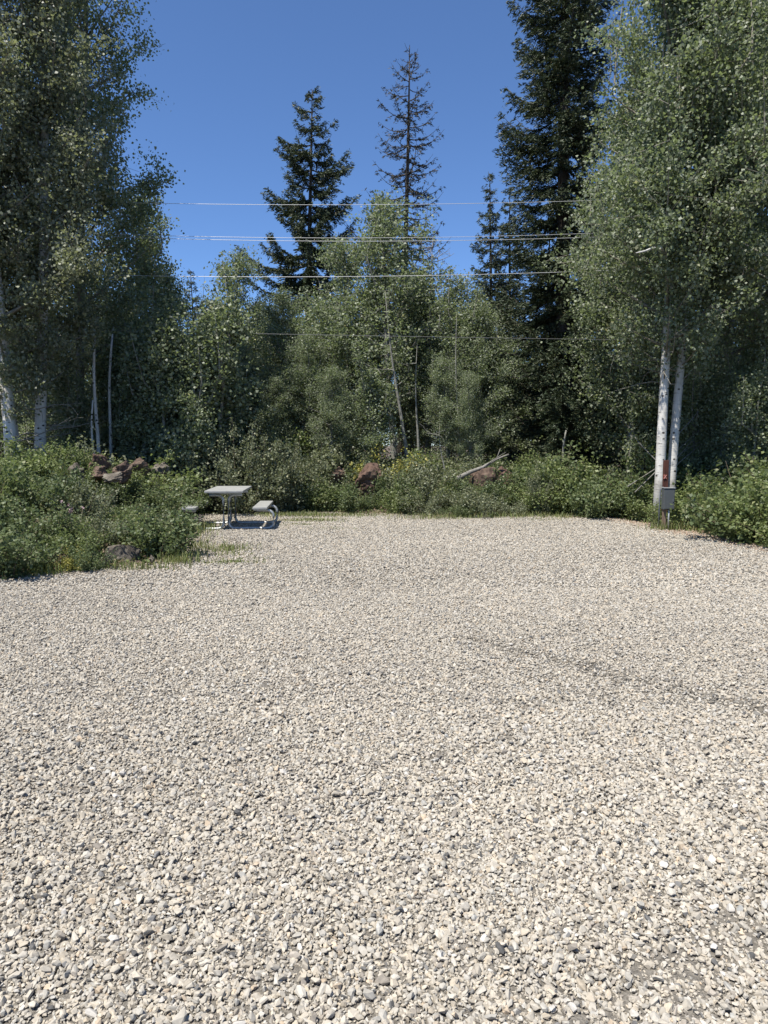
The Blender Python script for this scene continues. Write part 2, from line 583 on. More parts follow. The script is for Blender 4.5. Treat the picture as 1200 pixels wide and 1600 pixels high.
    at3.data.foreach_set("color", np.concatenate([np.clip(col, .02, .9), np.ones((n, 1))], 1).astype(np.float32).ravel())
    at4 = me.attributes.new("stone_pick", 'INT', 'POINT')
    at4.data.foreach_set("value", rng.integers(0, NV, n).astype(np.int32))
    me.materials.append(M["stone"])
    o = link("gravel", me)
    ng = bpy.data.node_groups.new("gravel_stones", 'GeometryNodeTree')
    ng.interface.new_socket("Geometry", in_out='INPUT', socket_type='NodeSocketGeometry')
    ng.interface.new_socket("Geometry", in_out='OUTPUT', socket_type='NodeSocketGeometry')
    N, L = ng.nodes, ng.links
    gi, go = N.new("NodeGroupInput"), N.new("NodeGroupOutput")
    ci = N.new("GeometryNodeCollectionInfo")
    ci.inputs["Collection"].default_value = shapes
    ci.inputs["Separate Children"].default_value = True
    ci.inputs["Reset Children"].default_value = True
    iop = N.new("GeometryNodeInstanceOnPoints")
    iop.inputs["Pick Instance"].default_value = True

    def named(nm, dt):
        a_ = N.new("GeometryNodeInputNamedAttribute")
        a_.data_type = dt
        a_.inputs["Name"].default_value = nm
        return a_.outputs["Attribute"]
    L.new(gi.outputs[0], iop.inputs["Points"])
    L.new(ci.outputs[0], iop.inputs["Instance"])
    L.new(named("stone_pick", 'INT'), iop.inputs["Instance Index"])
    L.new(named("stone_scale", 'FLOAT_VECTOR'), iop.inputs["Scale"])
    L.new(named("stone_rot", 'FLOAT_VECTOR'), iop.inputs["Rotation"])
    L.new(iop.outputs[0], go.inputs[0])
    md = o.modifiers.new("stones", 'NODES')
    md.node_group = ng
    tag(o, "pale crushed stone gravel covering the whole parking lot", "gravel", kind="stuff")


build_gravel()


# ------------------------------------------------------------------ trees
def curve_pts(p0, d0, L, n, up, rng, wig=.06):
    """a limb: start, direction, length, points, upward bend"""
    pts = [np.array(p0, float)]
    d = np.array(d0, float)
    for i in range(n - 1):
        d = d + np.array([0, 0, up / n]) + rng.normal(size=3) * wig
        d /= np.linalg.norm(d)
        pts.append(pts[-1] + d * L / (n - 1))
    return np.array(pts)


def aspen_meshes(seed, H, cb, R, n_limbs, n_leaf, leaf, tr, lean=(0, 0), low_dead=0, sig=.12, ends=None, skew=(0, 0), tips=0, per=13, sweep=0.0):
    rng = np.random.default_rng(seed)
    n = 14
    t = np.linspace(0, 1, n)
    w = rng.normal(size=2) * .12
    tx = lean[0] * t ** 1.15 + np.sin(t * 4 + w[0] * 9) * .012 * H * t
    ty = lean[1] * t ** 1.15 + np.sin(t * 5 + w[1] * 9) * .012 * H * t
    tx -= tx[0]
    ty -= ty[0]
    tp = np.stack([tx, ty, t * H - .15 * (t == 0)], -1)
    trad = tr * (1.0 - t) ** .8 + .012
    trad[0] *= 1.3
    T = Tubes()
    T.add(tp, trad, 12)
    B = Tubes()
    seg0, seg1, segw = [], [], []

    def trunk_at(f):
        return np.array([np.interp(f, t, tp[:, i]) for i in range(3)])
    for i in range(n_limbs):
        f = cb + (0.985 - cb) * ((i + rng.random()) / n_limbs) ** .92
        u = (f - cb) / (1 - cb)
        prof = min(1, (.25 + u / .22)) * (1 - u ** 2.4) ** .75 + .12
        az = i * 2.399 + rng.normal() * .5
        L = R * prof * rng.uniform(.62, 1.18)
        L *= 1 + .35 * (math.cos(az) * skew[0] + math.sin(az) * skew[1])
        el = math.radians(rng.uniform(5, 38) + 28 * u + sweep)
        d = (math.cos(az) * math.cos(el), math.sin(az) * math.cos(el), math.sin(el))
        p = curve_pts(trunk_at(f), d, L, 7, .5, rng)
        r0 = min(.045, .012 + .016 * L) * (tr / .11)
        B.add(p, np.linspace(r0, .004, 7), 4, cap=False)
        dens = rng.uniform(.45, 1.5)
        for j in range(2, 6):
            seg0.append(p[j])
            seg1.append(p[j + 1])
            segw.append(L / 6 * dens)
        nt_ = int(4 + L * 4.5)
        for k in range(nt_):
            s = rng.uniform(.22, .98) * 6
            q0 = p[int(s)] + (p[min(6, int(s) + 1)] - p[int(s)]) * (s - int(s))
            dd = unit(np.array(d) * .5 + rng.normal(size=3) * .8 + np.array([0, 0, .12]))
            l2 = rng.uniform(.25, .8) * (.45 + .4 * L)
            q = curve_pts(q0, dd, l2, 3, .25, rng, .15)
            if rng.random() < .5:
                B.add(q, np.linspace(.008, .003, 3), 3, cap=False)
            for j in range(2):
                seg0.append(q[j])
                seg1.append(q[j + 1])
                segw.append(l2 / 2 * dens * 1.2)
    for k in range(tips):                                   # upright leafy leaders at the crown's top
        az = rng.uniform(0, 2 * PI)
        rr = R * rng.uniform(.25, .8)
        b0 = trunk_at(rng.uniform(.62, .85)) + np.array([math.cos(az) * rr, math.sin(az) * rr, 0])
        l = rng.uniform(1.0, 2.2)
        q = curve_pts(b0, (rng.normal() * .15, rng.normal() * .15, 1), l, 5, .3, rng, .06)
        B.add(np.vstack([trunk_at(.6)[None], q]), np.linspace(.03, .004, 6), 4, cap=False)
        for j in range(4):
            seg0.append(q[j])
            seg1.append(q[j + 1])
            segw.append(l / 4 * 1.6)
    for k in range(low_dead):                               # bare pale lower limbs
        f = cb * rng.uniform(.55, 1.3)
        az = rng.uniform(0, 2 * PI)
        p = curve_pts(trunk_at(f), (math.cos(az), math.sin(az), rng.uniform(-.1, .35)), rng.uniform(.5, 1.5), 6, -.1, rng, .14)
        B.add(p, np.linspace(.018, .004, 6), 4, cap=False)
        for e in range(3):
            q = curve_pts(p[rng.integers(2, 6)], unit(rng.normal(size=3)), rng.uniform(.2, .5), 4, 0, rng, .2)
            B.add(q, np.linspace(.008, .003, 4), 3, cap=False)
    seg0, seg1, segw = np.array(seg0), np.array(seg1), np.array(segw)
    nc = n_leaf // per
    pick = rng.choice(len(seg0), nc, p=segw / segw.sum())
    cc = seg0[pick] + (seg1[pick] - seg0[pick]) * rng.random((nc, 1))
    c = np.repeat(cc, per, 0) + rng.normal(size=(nc * per, 3)) * sig * np.array([1, 1, .9])
    return {"trunk": T.mesh("aspen_trunk"), "limb": B.mesh("aspen_limb"), "crown": leaf_mesh("aspen_crown", c, leaf, rng)}


def spruce_meshes(seed, H, R, clear, tr, step, tuft, dens=1.0, nb=6, droop=.35, irregular=.2, tipup=.35, blet=.55, keep=None, gap=.13, splay=.42, topang=.3, power=.82):
    rng = np.random.default_rng(seed)
    T = Tubes()
    t = np.linspace(0, 1, 12)
    tp = np.stack([.01 * H * np.sin(t * 3 + seed), .01 * H * np.cos(t * 2.5 + seed) - .01 * H * math.cos(seed), t * H - .15 * (t == 0)], -1)
    tp[:, 0] -= tp[0, 0]
    T.add(tp, tr * (1 - t) ** .9 + .012, 9)
    B = Tubes()
    C, A = [], []
    z = clear
    while z < H * .985:
        f = (z - clear) / (H - clear)
        prof = (1 - f) ** power + .03
        if f < .12:
            prof *= .72 + f * 2.3
        nbr = max(3, int(round(nb * (1 if f < .8 else .75))))
        a0 = rng.uniform(0, 2 * PI)
        for i in range(nbr):
            az = a0 + i * 2 * PI / nbr + rng.normal() * .22
            L = R * prof * rng.uniform(1 - irregular, 1 + irregular * .8)
            if rng.random() < irregular * .6:
                L *= rng.uniform(.45, .8)
            if keep is not None:
                L *= keep(f, az, rng)
            if L < .06:
                continue
            zz = z + rng.uniform(-.4, .4) * step
            o = np.array([np.interp(zz / H, t, tp[:, k]) for k in range(3)])
            s = np.linspace(0, 1, 7)
            up0 = topang * f - .12 * (1 - f) + rng.normal() * .07
            zc = L * (up0 * s - droop * (1 - f * .6) * s * (1 - s) * 1.6 - droop * .35 * s * (1 - f) + tipup * .5 * s ** 3)
            dirv = np.array([math.cos(az), math.sin(az), 0])
            sidev = np.array([-math.sin(az), math.cos(az), 0])
            bend = rng.normal() * .08
            P = o + dirv * (L * s)[:, None] + sidev * (bend * L * s * s)[:, None]
            P[:, 2] += zc
            B.add(P, np.linspace(.012 + .012 * L, .004, 7), 4, cap=False)
            bd = dens * rng.uniform(.55, 1.25)
            ns = max(3, int(L / gap))
            for k in range(ns):
                sk = .12 + .88 * (k + rng.random()) / ns
                q0 = np.array([np.interp(sk, s, P[:, m]) for m in range(3)])
                for sd in (-1, 1):
                    if rng.random() > bd:
                        continue
                    bl = blet * min(1.0, .25 + .6 * L) * ((1 - sk) ** .7 * .9 + .28) * rng.uniform(.6, 1.25)
                    dd = unit(dirv * .75 + sidev * sd * rng.uniform(.35, .9) + np.array([0, 0, rng.uniform(-.45, .15)]))
                    m = max(3, int(bl / tuft[2]))
                    u = (np.arange(m) + rng.random(m)) / m
                    pts = q0 + dd * (bl * u)[:, None]
                    pts[:, 2] -= .25 * bl * u * u
                    C.append(pts)
                    A.append(np.repeat(dd[None], m, 0))
        z += step * rng.uniform(.75, 1.3)
    # leader
    tip = np.stack([np.full(14, tp[-1, 0]), np.full(14, tp[-1, 1]), np.linspace(H * .95, H, 14)], -1)
    C.append(tip)
    A.append(np.repeat(np.array([[0, 0, 1.0]]), 14, 0))
    C = np.concatenate(C)
    A = np.concatenate(A)
    C = C + rng.normal(size=C.shape) * tuft[1] * .9
    crown = leaf_mesh("spruce_crown", C, tuft[0], rng, width=tuft[1] / tuft[0] * .5, fold=.08, axis=A, jit=splay)
    return {"trunk": T.mesh("spruce_trunk"), "limb": B.mesh("spruce_limb"), "crown": crown}


def place(name, parts, mats, loc, rot=0.0, scale=1.0, wide=1.0):
    e = bpy.data.objects.new(name, None)
    COL.objects.link(e)
    e.empty_display_size = .3
    e.location = loc
    e.rotation_euler = (0, 0, rot)
    e.scale = (scale * wide, scale * wide, scale)
    for k, me in parts.items():
        o = bpy.data.objects.new(k, me)
        COL.objects.link(o)
        o.parent = e
        if len(me.materials) == 0:
            me.materials.append(mats[k])
        elif me.materials[0] is not mats[k]:
            o.material_slots[0].link = 'OBJECT'
            o.material_slots[0].material = mats[k]
    return e


AM = {"trunk": M["aspen_bark"], "limb": M["aspen_limb"], "crown": M["aspen_leaf"]}
AMO = dict(AM, crown=M["aspen_leaf_olive"])
AMG = dict(AM, trunk=M["young_bark"])
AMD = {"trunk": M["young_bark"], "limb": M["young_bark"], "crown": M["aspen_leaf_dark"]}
AMY = {"trunk": M["young_bark"], "limb": M["young_bark"], "crown": M["aspen_leaf"]}
SM = {"trunk": M["spruce_bark"], "limb": M["spruce_bark"], "crown": M["spruce_needle"]}
SMT = dict(SM, crown=M["spruce_needle_thin"])


def xat(px, Y):
    return (px - 600) / 1156.0 * Y


def base(px, Y):
    x = xat(px, Y)
    return (x, Y, gh(x, Y))


# near aspens on the mound at the left
def near_aspen(px, Y, label, mats, **k):
    b = base(px, Y)
    H = k.pop("H")
    e = place("aspen_tree", aspen_meshes(H=H, **k), mats, b)
    tag(e, label, "tree")
    return e


near_aspen(22, 15.6, "aspen with a thick white trunk leaning away from the picnic table", AMO,
           seed=11, H=14.5, cb=.09, R=1.75, n_limbs=92, n_leaf=54000, leaf=.070, tr=.125, lean=(-1.1, .3), low_dead=10, sig=.13)
near_aspen(62, 16.4, "upright aspen with a white dark-scarred trunk on the rocky mound", AMO,
           seed=12, H=15.0, cb=.10, R=1.8, n_limbs=92, n_leaf=56000, leaf=.066, tr=.115, lean=(.55, .5), low_dead=10, sig=.13)
near_aspen(30, 16.2, "slim white aspen trunk hugging the leaning aspen on the rocky mound", AMO,
           seed=13, H=11.0, cb=.32, R=1.3, n_limbs=40, n_leaf=20000, leaf=.066, tr=.085, lean=(-1.4, .9), low_dead=4)
near_aspen(-130, 19.5, "aspen at the outer side of the rocky mound beyond the leaning aspen", AMO,
           seed=14, H=13.5, cb=.08, R=1.9, n_limbs=60, n_leaf=28000, leaf=.068, tr=.12, lean=(.2, .2), low_dead=6)
near_aspen(128, 18.6, "tall full aspen rising behind the rocks of the mound", AMG,
           seed=15, H=15.5, cb=.10, R=2.0, n_limbs=90, n_leaf=44000, leaf=.07, tr=.10, lean=(.5, 0), low_dead=6, sig=.14)
near_aspen(60, 20.5, "aspen standing deep behind the mound's two white trunks", AMD,
           seed=16, H=12.0, cb=.15, R=2.2, n_limbs=70, n_leaf=18000, leaf=.078, tr=.12, lean=(.2, 0))
# aspens at the right, beside the electrical pedestal
near_aspen(1031, 15.0, "twin aspen with the straight white trunk just behind the electrical pedestal", AM,
           seed=21, H=11.6, cb=.26, R=2.15, n_limbs=86, n_leaf=58000, leaf=.064, tr=.096, lean=(.1, .3), low_dead=2, tips=9, sig=.14)
near_aspen(1047, 15.2, "twin aspen with the white trunk tilting away from the electrical pedestal", AM,
           seed=22, H=10.6, cb=.27, R=2.1, n_limbs=80, n_leaf=50000, leaf=.064, tr=.09, lean=(.75, .4), low_dead=2, tips=8, sig=.14)
near_aspen(1190, 17.0, "tall dense aspen beyond the leafy bushes beside the twin aspens", AMG,
           seed=23, H=13.5, cb=.20, R=2.2, n_limbs=86, n_leaf=50000, leaf=.066, tr=.12, lean=(0, .2), tips=4, sig=.14)
near_aspen(1320, 13.4, "aspen at the outer end of the row past the leafy bushes", AMG,
           seed=24, H=13.0, cb=.12, R=2.2, n_limbs=60, n_leaf=26000, leaf=.07, tr=.12, lean=(.3, .2))
near_aspen(985, 18.9, "broad aspen between the big dark spruce and the twin aspens", AMG,
           seed=25, H=9.6, cb=.12, R=2.0, n_limbs=70, n_leaf=40000, leaf=.068, tr=.10, lean=(-.1, 0), tips=5, sig=.15)
near_aspen(1130, 18.5, "tall aspen standing behind the twin pair", AMG,
           seed=26, H=13.4, cb=.12, R=2.3, n_limbs=70, n_leaf=38000, leaf=.072, tr=.12, lean=(.1, 0), tips=7, sig=.15)

twin = [o for o in bpy.data.objects if o.get("label", "").startswith("twin aspen with the straight")][0]
T = Tubes()
q0 = at(1033, 387, 13.9) - twin.location
q1 = at(1018, 388, 13.6) - twin.location
q2 = at(1008, 392, 13.4) - twin.location
q3 = at(994, 395, 13.3) - twin.location
T.add([Vector((.08, .15, q0.z + .05)), (Vector((.08, .15, q0.z + .05)) + q0) / 2, q0, q1, q2, q3], [.03, .028, .024, .02, .015, .008], 7)
link("bare_limb", T.mesh("bare_limb"), M["aspen_bark"], twin)

# shared shapes for the grove behind the lot
VAR = [aspen_meshes(seed=40 + i, H=9.0, cb=c, R=r, n_limbs=nl, n_leaf=21000, leaf=.080, tr=.09, lean=ln, sig=.15, tips=tp_)
       for i, (c, r, nl, ln, tp_) in enumerate([(.16, 2.0, 66, (.2, 0), 3), (.20, 2.1, 62, (-.35, .2), 4), (.12, 1.9, 70, (.1, -.2), 2), (.22, 2.0, 60, (.6, .1), 3), (.14, 1.8, 62, (-.1, .3), 5)])]
DVAR = [VAR[i] for i in (0, 2, 4)]
YVAR = [aspen_meshes(seed=60 + i, H=4.0, cb=.08, R=r, n_limbs=24, n_leaf=8500, leaf=.072, tr=.035, lean=ln, sig=.15, per=17, tips=3)
        for i, (r, ln) in enumerate([(.75, (.1, 0)), (.6, (-.3, .1)), (.85, (.2, .1)), (.68, (-.1, -.2)), (.78, (.3, 0))])]
rnd = random.Random(4)


def grove(px, Y, top, v, label, group=None, wide=1.0, kind="a"):
    x, y, z = base(px, Y)
    H = at(px, top, Y).z - z
    if kind == "a":
        parts, mats, h0 = VAR[v], AMY, 9.0
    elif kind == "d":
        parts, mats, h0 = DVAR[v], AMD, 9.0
    else:
        parts, mats, h0 = YVAR[v], AMY, 4.0
    s = H / (h0 * 1.03)
    e = place("aspen_tree", parts, mats, (x, y, z), rnd.uniform(0, 6.28), s, wide)
    if kind == "y":
        label = ("young bushy aspen behind the rocks and trunks of the mound" if px < 300 else
                 "young bushy aspen behind the willowy shrubs and the picnic table" if px < 500 else
                 "young bushy aspen behind the rounded reddish boulder" if px < 640 else
                 "young bushy aspen behind the fallen log" if px < 780 else
                 "young bushy aspen in the shade of the big dark spruce" if px < 985 else
                 "young bushy aspen in the shade behind the twin aspens")
    tag(e, label, "tree", group)
    return e


G1 = "aspens in the grove behind the lot"
mid = [  # px, Y, top, variant, wide
    (215, 21.5, 300, 3, 1.0), (262, 23.0, 415, 0, .9), (372, 24.0, 398, 1, .95), (330, 22.0, 470, 2, 1.1), (438, 22.5, 452, 0, 1.1),
    (618, 21.5, 306, 3, 1.12), (545, 22.4, 372, 1, .95), (500, 23.5, 470, 4, 1.15), (668, 22.5, 452, 2, 1.0), (726, 21.5, 432, 4, 1.15), (752, 20.9, 470, 0, 1.0),
    (585, 24.5, 440, 2, 1.1), (640, 24.0, 430, 0, 1.1), (470, 20.6, 520, 3, 1.15), (392, 20.8, 540, 4, 1.2), (290, 20.5, 520, 1, 1.1), (232, 19.6, 500, 2, 1.0),
    (700, 24.5, 470, 1, 1.1), (345, 19.8, 560, 0, 1.2), (430, 20.0, 590, 2, 1.2), (520, 19.7, 575, 1, 1.2), (700, 20.2, 560, 3, 1.2), (735, 19.7, 580, 2, 1.0), (250, 19.2, 585, 4, 1.2), (185, 20.5, 470, 0, 1.1)]
LB = {0: "mid-height pale-stemmed aspen in the crowded grove behind the lot",
      5: "tallest rounded aspen of the grove, in front of the thin spruce",
      2: "aspen with an airy crown against the sky beside the irregular spruce",
      9: "aspen with a straight grey stem in the grove beside the big dark spruce"}
for i, (px, Y, top, v, w) in enumerate(mid):
    near_lab = ("aspen of the grove rising behind the mound's dead poles" if px < 300 else "aspen of the grove behind the willowy shrubs" if px < 480 else
                "aspen of the grove packed round the tallest one" if px < 690 else "aspen of the grove beside the two narrow spruces")
    lab = {5: LB[5], 2: LB[2], 9: LB[9], 0: "dark slender aspen rising above the power lines beside the mound's trees"}.get(i, near_lab)
    grove(px, Y, top, v, lab, G1, w)
G2 = "aspens deep in the wood"
for i in range(38):
    px = -260 + 1720 * (i + rnd.random()) / 38
    Y = rnd.uniform(25.5, 40)
    top = rnd.uniform(470, 585)
    if px < 240 or px > 880:
        top = rnd.uniform(330, 560)
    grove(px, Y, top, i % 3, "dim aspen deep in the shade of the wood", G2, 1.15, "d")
G3 = "young aspens under the taller trees"
for i in range(44):
    px = 60 + 830 * (i + rnd.random()) / 44
    Y = rnd.uniform(19.0, 21.5)
    top = rnd.uniform(560, 690)
    if i < 30 and (770 < px < 900 or (i % 4 == 1 and 330 < px < 770)):
        continue
    if i >= 30:
        px = 985 + 21 * (i - 30)
        Y = rnd.uniform(18.6, 21.0)
        top = rnd.uniform(540, 640)
    grove(px, Y, top, i % 5, "young", G3, rnd.uniform(.85, 1.25), "y")

for px, Y, top in ((-30, 19.0, 560), (5, 18.6, 600), (-70, 18.2, 580), (35, 19.5, 570), (100, 17.4, 585), (125, 17.6, 620), (210, 18.2, 610), (240, 18.2, 575), (278, 18.4, 600), (180, 18.6, 560), (60, 18.4, 590),
                   (1172, 15.0, 590), (1215, 14.8, 615), (1085, 16.9, 600), (1120, 16.4, 585), (1160, 16.6, 570), (1195, 16.2, 600), (1240, 15.8, 580), (262, 17.4, 505), (300, 17.1, 530), (338, 17.9, 480), (228, 17.6, 540), (222, 18.3, 520), (1010, 20.5, 600)):
    grove(px, Y, top, rnd.randrange(5), "young", G3, rnd.uniform(.85, 1.2), "y")

for px, Y, top in ((800, 26, 590), (835, 27, 570), (870, 28, 580), (905, 26.5, 575), (940, 27.5, 560), (985, 26, 590), (770, 27, 600)):
    grove(px, Y, top, rnd.randrange(5), "young", G3, 1.3, "y")

# spruces
bS = base(883, 21.5)
keepC = lambda f, az, r: (1.0 if math.cos(az) < .3 else .86) * (1.0 + .45 * max(0.0, 1 - f / .32))
e = place("spruce_tree", spruce_meshes(3, 20.5, 1.85, .9, .24, .40, (.115, .028, .0135), dens=1.0, nb=8, droop=.55, irregular=.34, tipup=.5, blet=.58, gap=.10, keep=keepC, power=.3), SM, bS)
tag(e, "huge dark spruce with drooping boughs beside the white twin aspens", "tree")


def keepA(f, az, r):
    return r.uniform(.55, 1.3) if f < .6 else 1.0


b = base(484, 29)
e = place("spruce_tree", spruce_meshes(4, at(484, 135, 29).z - b[2], 2.75, 2.0, .17, .50, (.14, .036, .016), dens=1.0, nb=7, droop=.35, irregular=.5, tipup=.5, blet=.46, gap=.075, keep=keepA, power=.62), SM, b)
tag(e, "dense irregular spruce with ragged boughs rising behind the grove", "tree")
b = base(627, 30)
e = place("spruce_tree", spruce_meshes(5, at(627, 68, 30).z - b[2], 2.45, 6.0, .17, .5, (.13, .03, .02), dens=.5, nb=7, droop=.35, irregular=.28, tipup=.5, blet=.34, gap=.12, keep=lambda f, az, r: (.75 if .32 < f < .42 else 1.0) * (1.15 if f < .3 else 1.0), topang=.28, power=.6), SMT, b, .4)
tag(e, "tallest thin spruce with sparse see-through boughs and a bare dark trunk", "tree")
SP = spruce_meshes(6, 11.0, 1.7, .6, .13, .36, (.15, .036, .02), dens=1.0, nb=6, droop=.4, irregular=.25, tipup=.5, blet=.45, gap=.11, power=.65)
for px, Y, top, lab in ((765, 30, 272, "narrow spruce, taller of the two standing close beside the big dark spruce"),
                        (796, 31, 292, "narrow spruce, shorter of the two, tucked against the big dark spruce")):
    b = base(px, Y)
    e = place("spruce_tree", SP, SM, b, px, (at(px, top, Y).z - b[2]) / 11.0, .85)
    tag(e, lab, "tree")
for px, Y, top, lab in ((305, 34, 424, "small pointed spruce tip showing over the aspens below the wires"), (706, 38, 420, "small distant spruce tip showing beside the bare snag"),
                        (845, 27, 330, "spruce half hidden behind the big dark spruce"), (262, 33, 440, "dark spruce hidden among aspens near the mound's trees"),
                        (940, 25, 520, "shaded spruce low behind the twin aspens and the big spruce")):
    b = base(px, Y)
    e = place("spruce_tree", SP, SM, b, px * .7, (at(px, top, Y).z - b[2]) / 11.0, .95)
    tag(e, lab, "tree")
for i, (px, Y, top) in enumerate(((20, 40, 420), (180, 42, 470), (420, 40, 500), (560, 43, 480), (900, 40, 430), (1010, 36, 480), (1110, 39, 450), (1220, 38, 400), (-120, 38, 400), (1330, 36, 380), (480, 44, 520), (640, 45, 520))):
    b = base(px, Y)
    e = place("spruce_tree", SP, SM, b, px * .3, (at(px, top, Y).z - b[2]) / 11.0, 1.1)
    tag(e, "dark spruce deep in the wood behind the aspens", "tree", "spruces deep in the wood")


# bare snags
def snag(px, Y, top, lean, r, twigs, label, mat, seed, curl=0.0):
    rng = np.random.default_rng(seed)
    b = base(px, Y)
    H = at(px, top, Y).z - b[2]
    T = Tubes()
    t = np.linspace(0, 1, 9)
    p = np.stack([lean * t + .03 * np.sin(t * 7), .03 * np.sin(t * 5), H * t - .1 * (t == 0)], -1)
    T.add(p, r * (1 - (.55 if not twigs else .93) * t), 8)
    e = bpy.data.objects.new("dead_tree", None)
    COL.objects.link(e)
    e.location = b
    link("trunk", T.mesh("snag_trunk"), mat, e)
    if twigs:
        B = Tubes()
        for i in range(twigs):
            f = rng.uniform(.45, .99)
            az = rng.uniform(0, 2 * PI)
            o = np.array([np.interp(f, t, p[:, k]) for k in range(3)])
            L = rng.uniform(.5, 1.3) * (1.25 - f * .6)
            q = curve_pts(o, (math.cos(az), math.sin(az), rng.uniform(-.1, .5)), L, 7, curl * rng.uniform(-1, 1), rng, .1)
            B.add(q, np.linspace(.014, .004, 7), 4, cap=False)
            for k in range(3):
                q2 = curve_pts(q[rng.integers(2, 6)], unit(rng.normal(size=3)), rng.uniform(.2, .5), 5, -.4, rng, .2)
                B.add(q2, np.linspace(.007, .003, 5), 3, cap=False)
        link("limb", B.mesh("snag_limb"), mat, e)
    tag(e, label, "dead tree")


snag(152, 17.4, 517, .05, .055, 0, "bare broken white pole of a dead aspen, the straight one behind the rocks", M["aspen_bark"], 1)
snag(168, 17.8, 522, .22, .05, 0, "bare broken white pole of a dead aspen, slanting away from the straight pole", M["aspen_bark"], 2)
snag(146, 17.0, 625, .04, .035, 0, "short thin bare stem beside the straight dead aspen pole", M["aspen_bark"], 3)
snag(668, 23.2, 372, .1, .085, 34, "grey dead tree with curling bare twigs beside the tallest grove aspen", M["dead_wood"], 4, -1.0)
snag(880, 19.4, 672, .02, .045, 0, "short pale broken trunk below the big dark spruce's boughs", M["young_bark"], 5)
for i, (px, Y, top, ln, r) in enumerate(((640, 19.9, 455, -.68, .065), (653, 20.2, 540, -.06, .05), (718, 19.9, 490, -.14, .045), (697, 18.9, 662, -.2, .03))):
    snag(px, Y, top, ln, r, 1, "slim grey trunk standing in the shade at the front of the grove", M["young_bark"], 20 + i)
for o in bpy.data.objects:
    if o.get("label", "").startswith("slim grey trunk"):
        o["group"] = "bare slim trunks at the grove's front"
        o["category"] = "tree trunk"
        o.name = "bare_trunk"


# ------------------------------------------------------------------ shrubs
def shrub_meshes(seed, H, R, stems, n_leaf, leaf, up=.8, per=9, sig=.06):
    rng = np.random.default_rng(seed)
    B = Tubes()
    s0, s1 = [], []
    for i in range(stems):
        az = rng.uniform(0, 2 * PI)
        sp = rng.uniform(0, 1) ** .6
        d = (math.cos(az) * sp * R / H * 1.1, math.sin(az) * sp * R / H * 1.1, up)
        L = H * rng.uniform(.6, 1.08) * (1 - .22 * sp)
        o = (math.cos(az) * R * .35 * sp, math.sin(az) * R * .35 * sp, -.06)
        p = curve_pts(o, unit(np.array(d)), L, 7, -.12, rng, .07)
        B.add(p, np.linspace(.009, .003, 7), 3, cap=False)
        for j in range(1, 6):
            s0.append(p[j])
            s1.append(p[j + 1])
        for k in range(6):
            q0 = p[rng.integers(1, 6)]
            q = q0 + unit(rng.normal(size=3) + np.array([0, 0, .45])) * rng.uniform(.12, .34) * (.5 + .4 * H)
            s0.append(q0)
            s1.append(q)
    s0, s1 = np.array(s0), np.array(s1)
    nc = n_leaf // per
    k = rng.integers(0, len(s0), nc)
    cc = s0[k] + (s1[k] - s0[k]) * rng.random((nc, 1)) ** .7
    c = np.repeat(cc, per, 0) + rng.normal(size=(nc * per, 3)) * sig
    c[:, 2] = np.abs(c[:, 2])
    return {"stem": B.mesh("shrub_stem"), "foliage": leaf_mesh("shrub_foliage", c, leaf, rng, down=.05, width=.36)}


SH = {"green": [shrub_meshes(100 + i, 1.0, r, 26, 5200, .052) for i, r in enumerate((.62, .75, .55, .68))],
      "grey": [shrub_meshes(120 + i, 1.0, r, 22, 4800, .046) for i, r in enumerate((.55, .7))],
      "tall": [shrub_meshes(130 + i, 2.0, r, 26, 9000, .055, up=1.0) for i, r in enumerate((.8, .95))],
      "deep": [shrub_meshes(150 + i, 1.0, r, 24, 5000, .05) for i, r in enumerate((.6, .72, .66))],
      "yellow": [shrub_meshes(140, 1.0, .5, 16, 2400, .05)]}
SHM = {"deep": {"stem": M["stem"], "foliage": M["shrub_leaf_deep"]}, "green": {"stem": M["stem"], "foliage": M["shrub_leaf"]}, "grey": {"stem": M["stem"], "foliage": M["shrub_leaf_grey"]},
       "tall": {"stem": M["stem"], "foliage": M["shrub_leaf_grey"]}, "yellow": {"stem": M["stem"], "foliage": M["shrub_leaf_yellow"]}}
shrub_n = 0


def shrub(kind, x, y, h, label, group, wide=1.0, sink=0.0):
    global shrub_n
    v = SH[kind][shrub_n % len(SH[kind])]
    shrub_n += 1
    h0 = 2.0 if kind == "tall" else 1.0
    if group == "shrubs on the mound":
        s_ = float(sdf(np.array([x]), np.array([y]))[0])
        label += " at the gravel's edge" if s_ < .8 else " near the lava rock heap" if math.hypot(x + 5.2, y - 13.6) < 1.7 else " above the foot boulders"
    elif group == "shrubs along the back of the lot":
        px = 600 + x / y * 1156
        label += (" nearest the table" if px < 500 else " below the rounded boulder" if px < 640 else " before the fallen log" if px < 800 else " before the big spruce")
    elif group == "bushes by the pedestal":
        label += (" behind both" if y > 15 else " close against the post" if math.hypot(x - 5.36, y - 13.9) < 1.3 else " further along the gravel")
    e = place("shrub", v, SHM[kind], (x, y, gh(x, y) - .02 - sink), shrub_n * 1.7, h / h0, wide)
    tag(e, label, "shrub", group)


rs = random.Random(9)
done = []


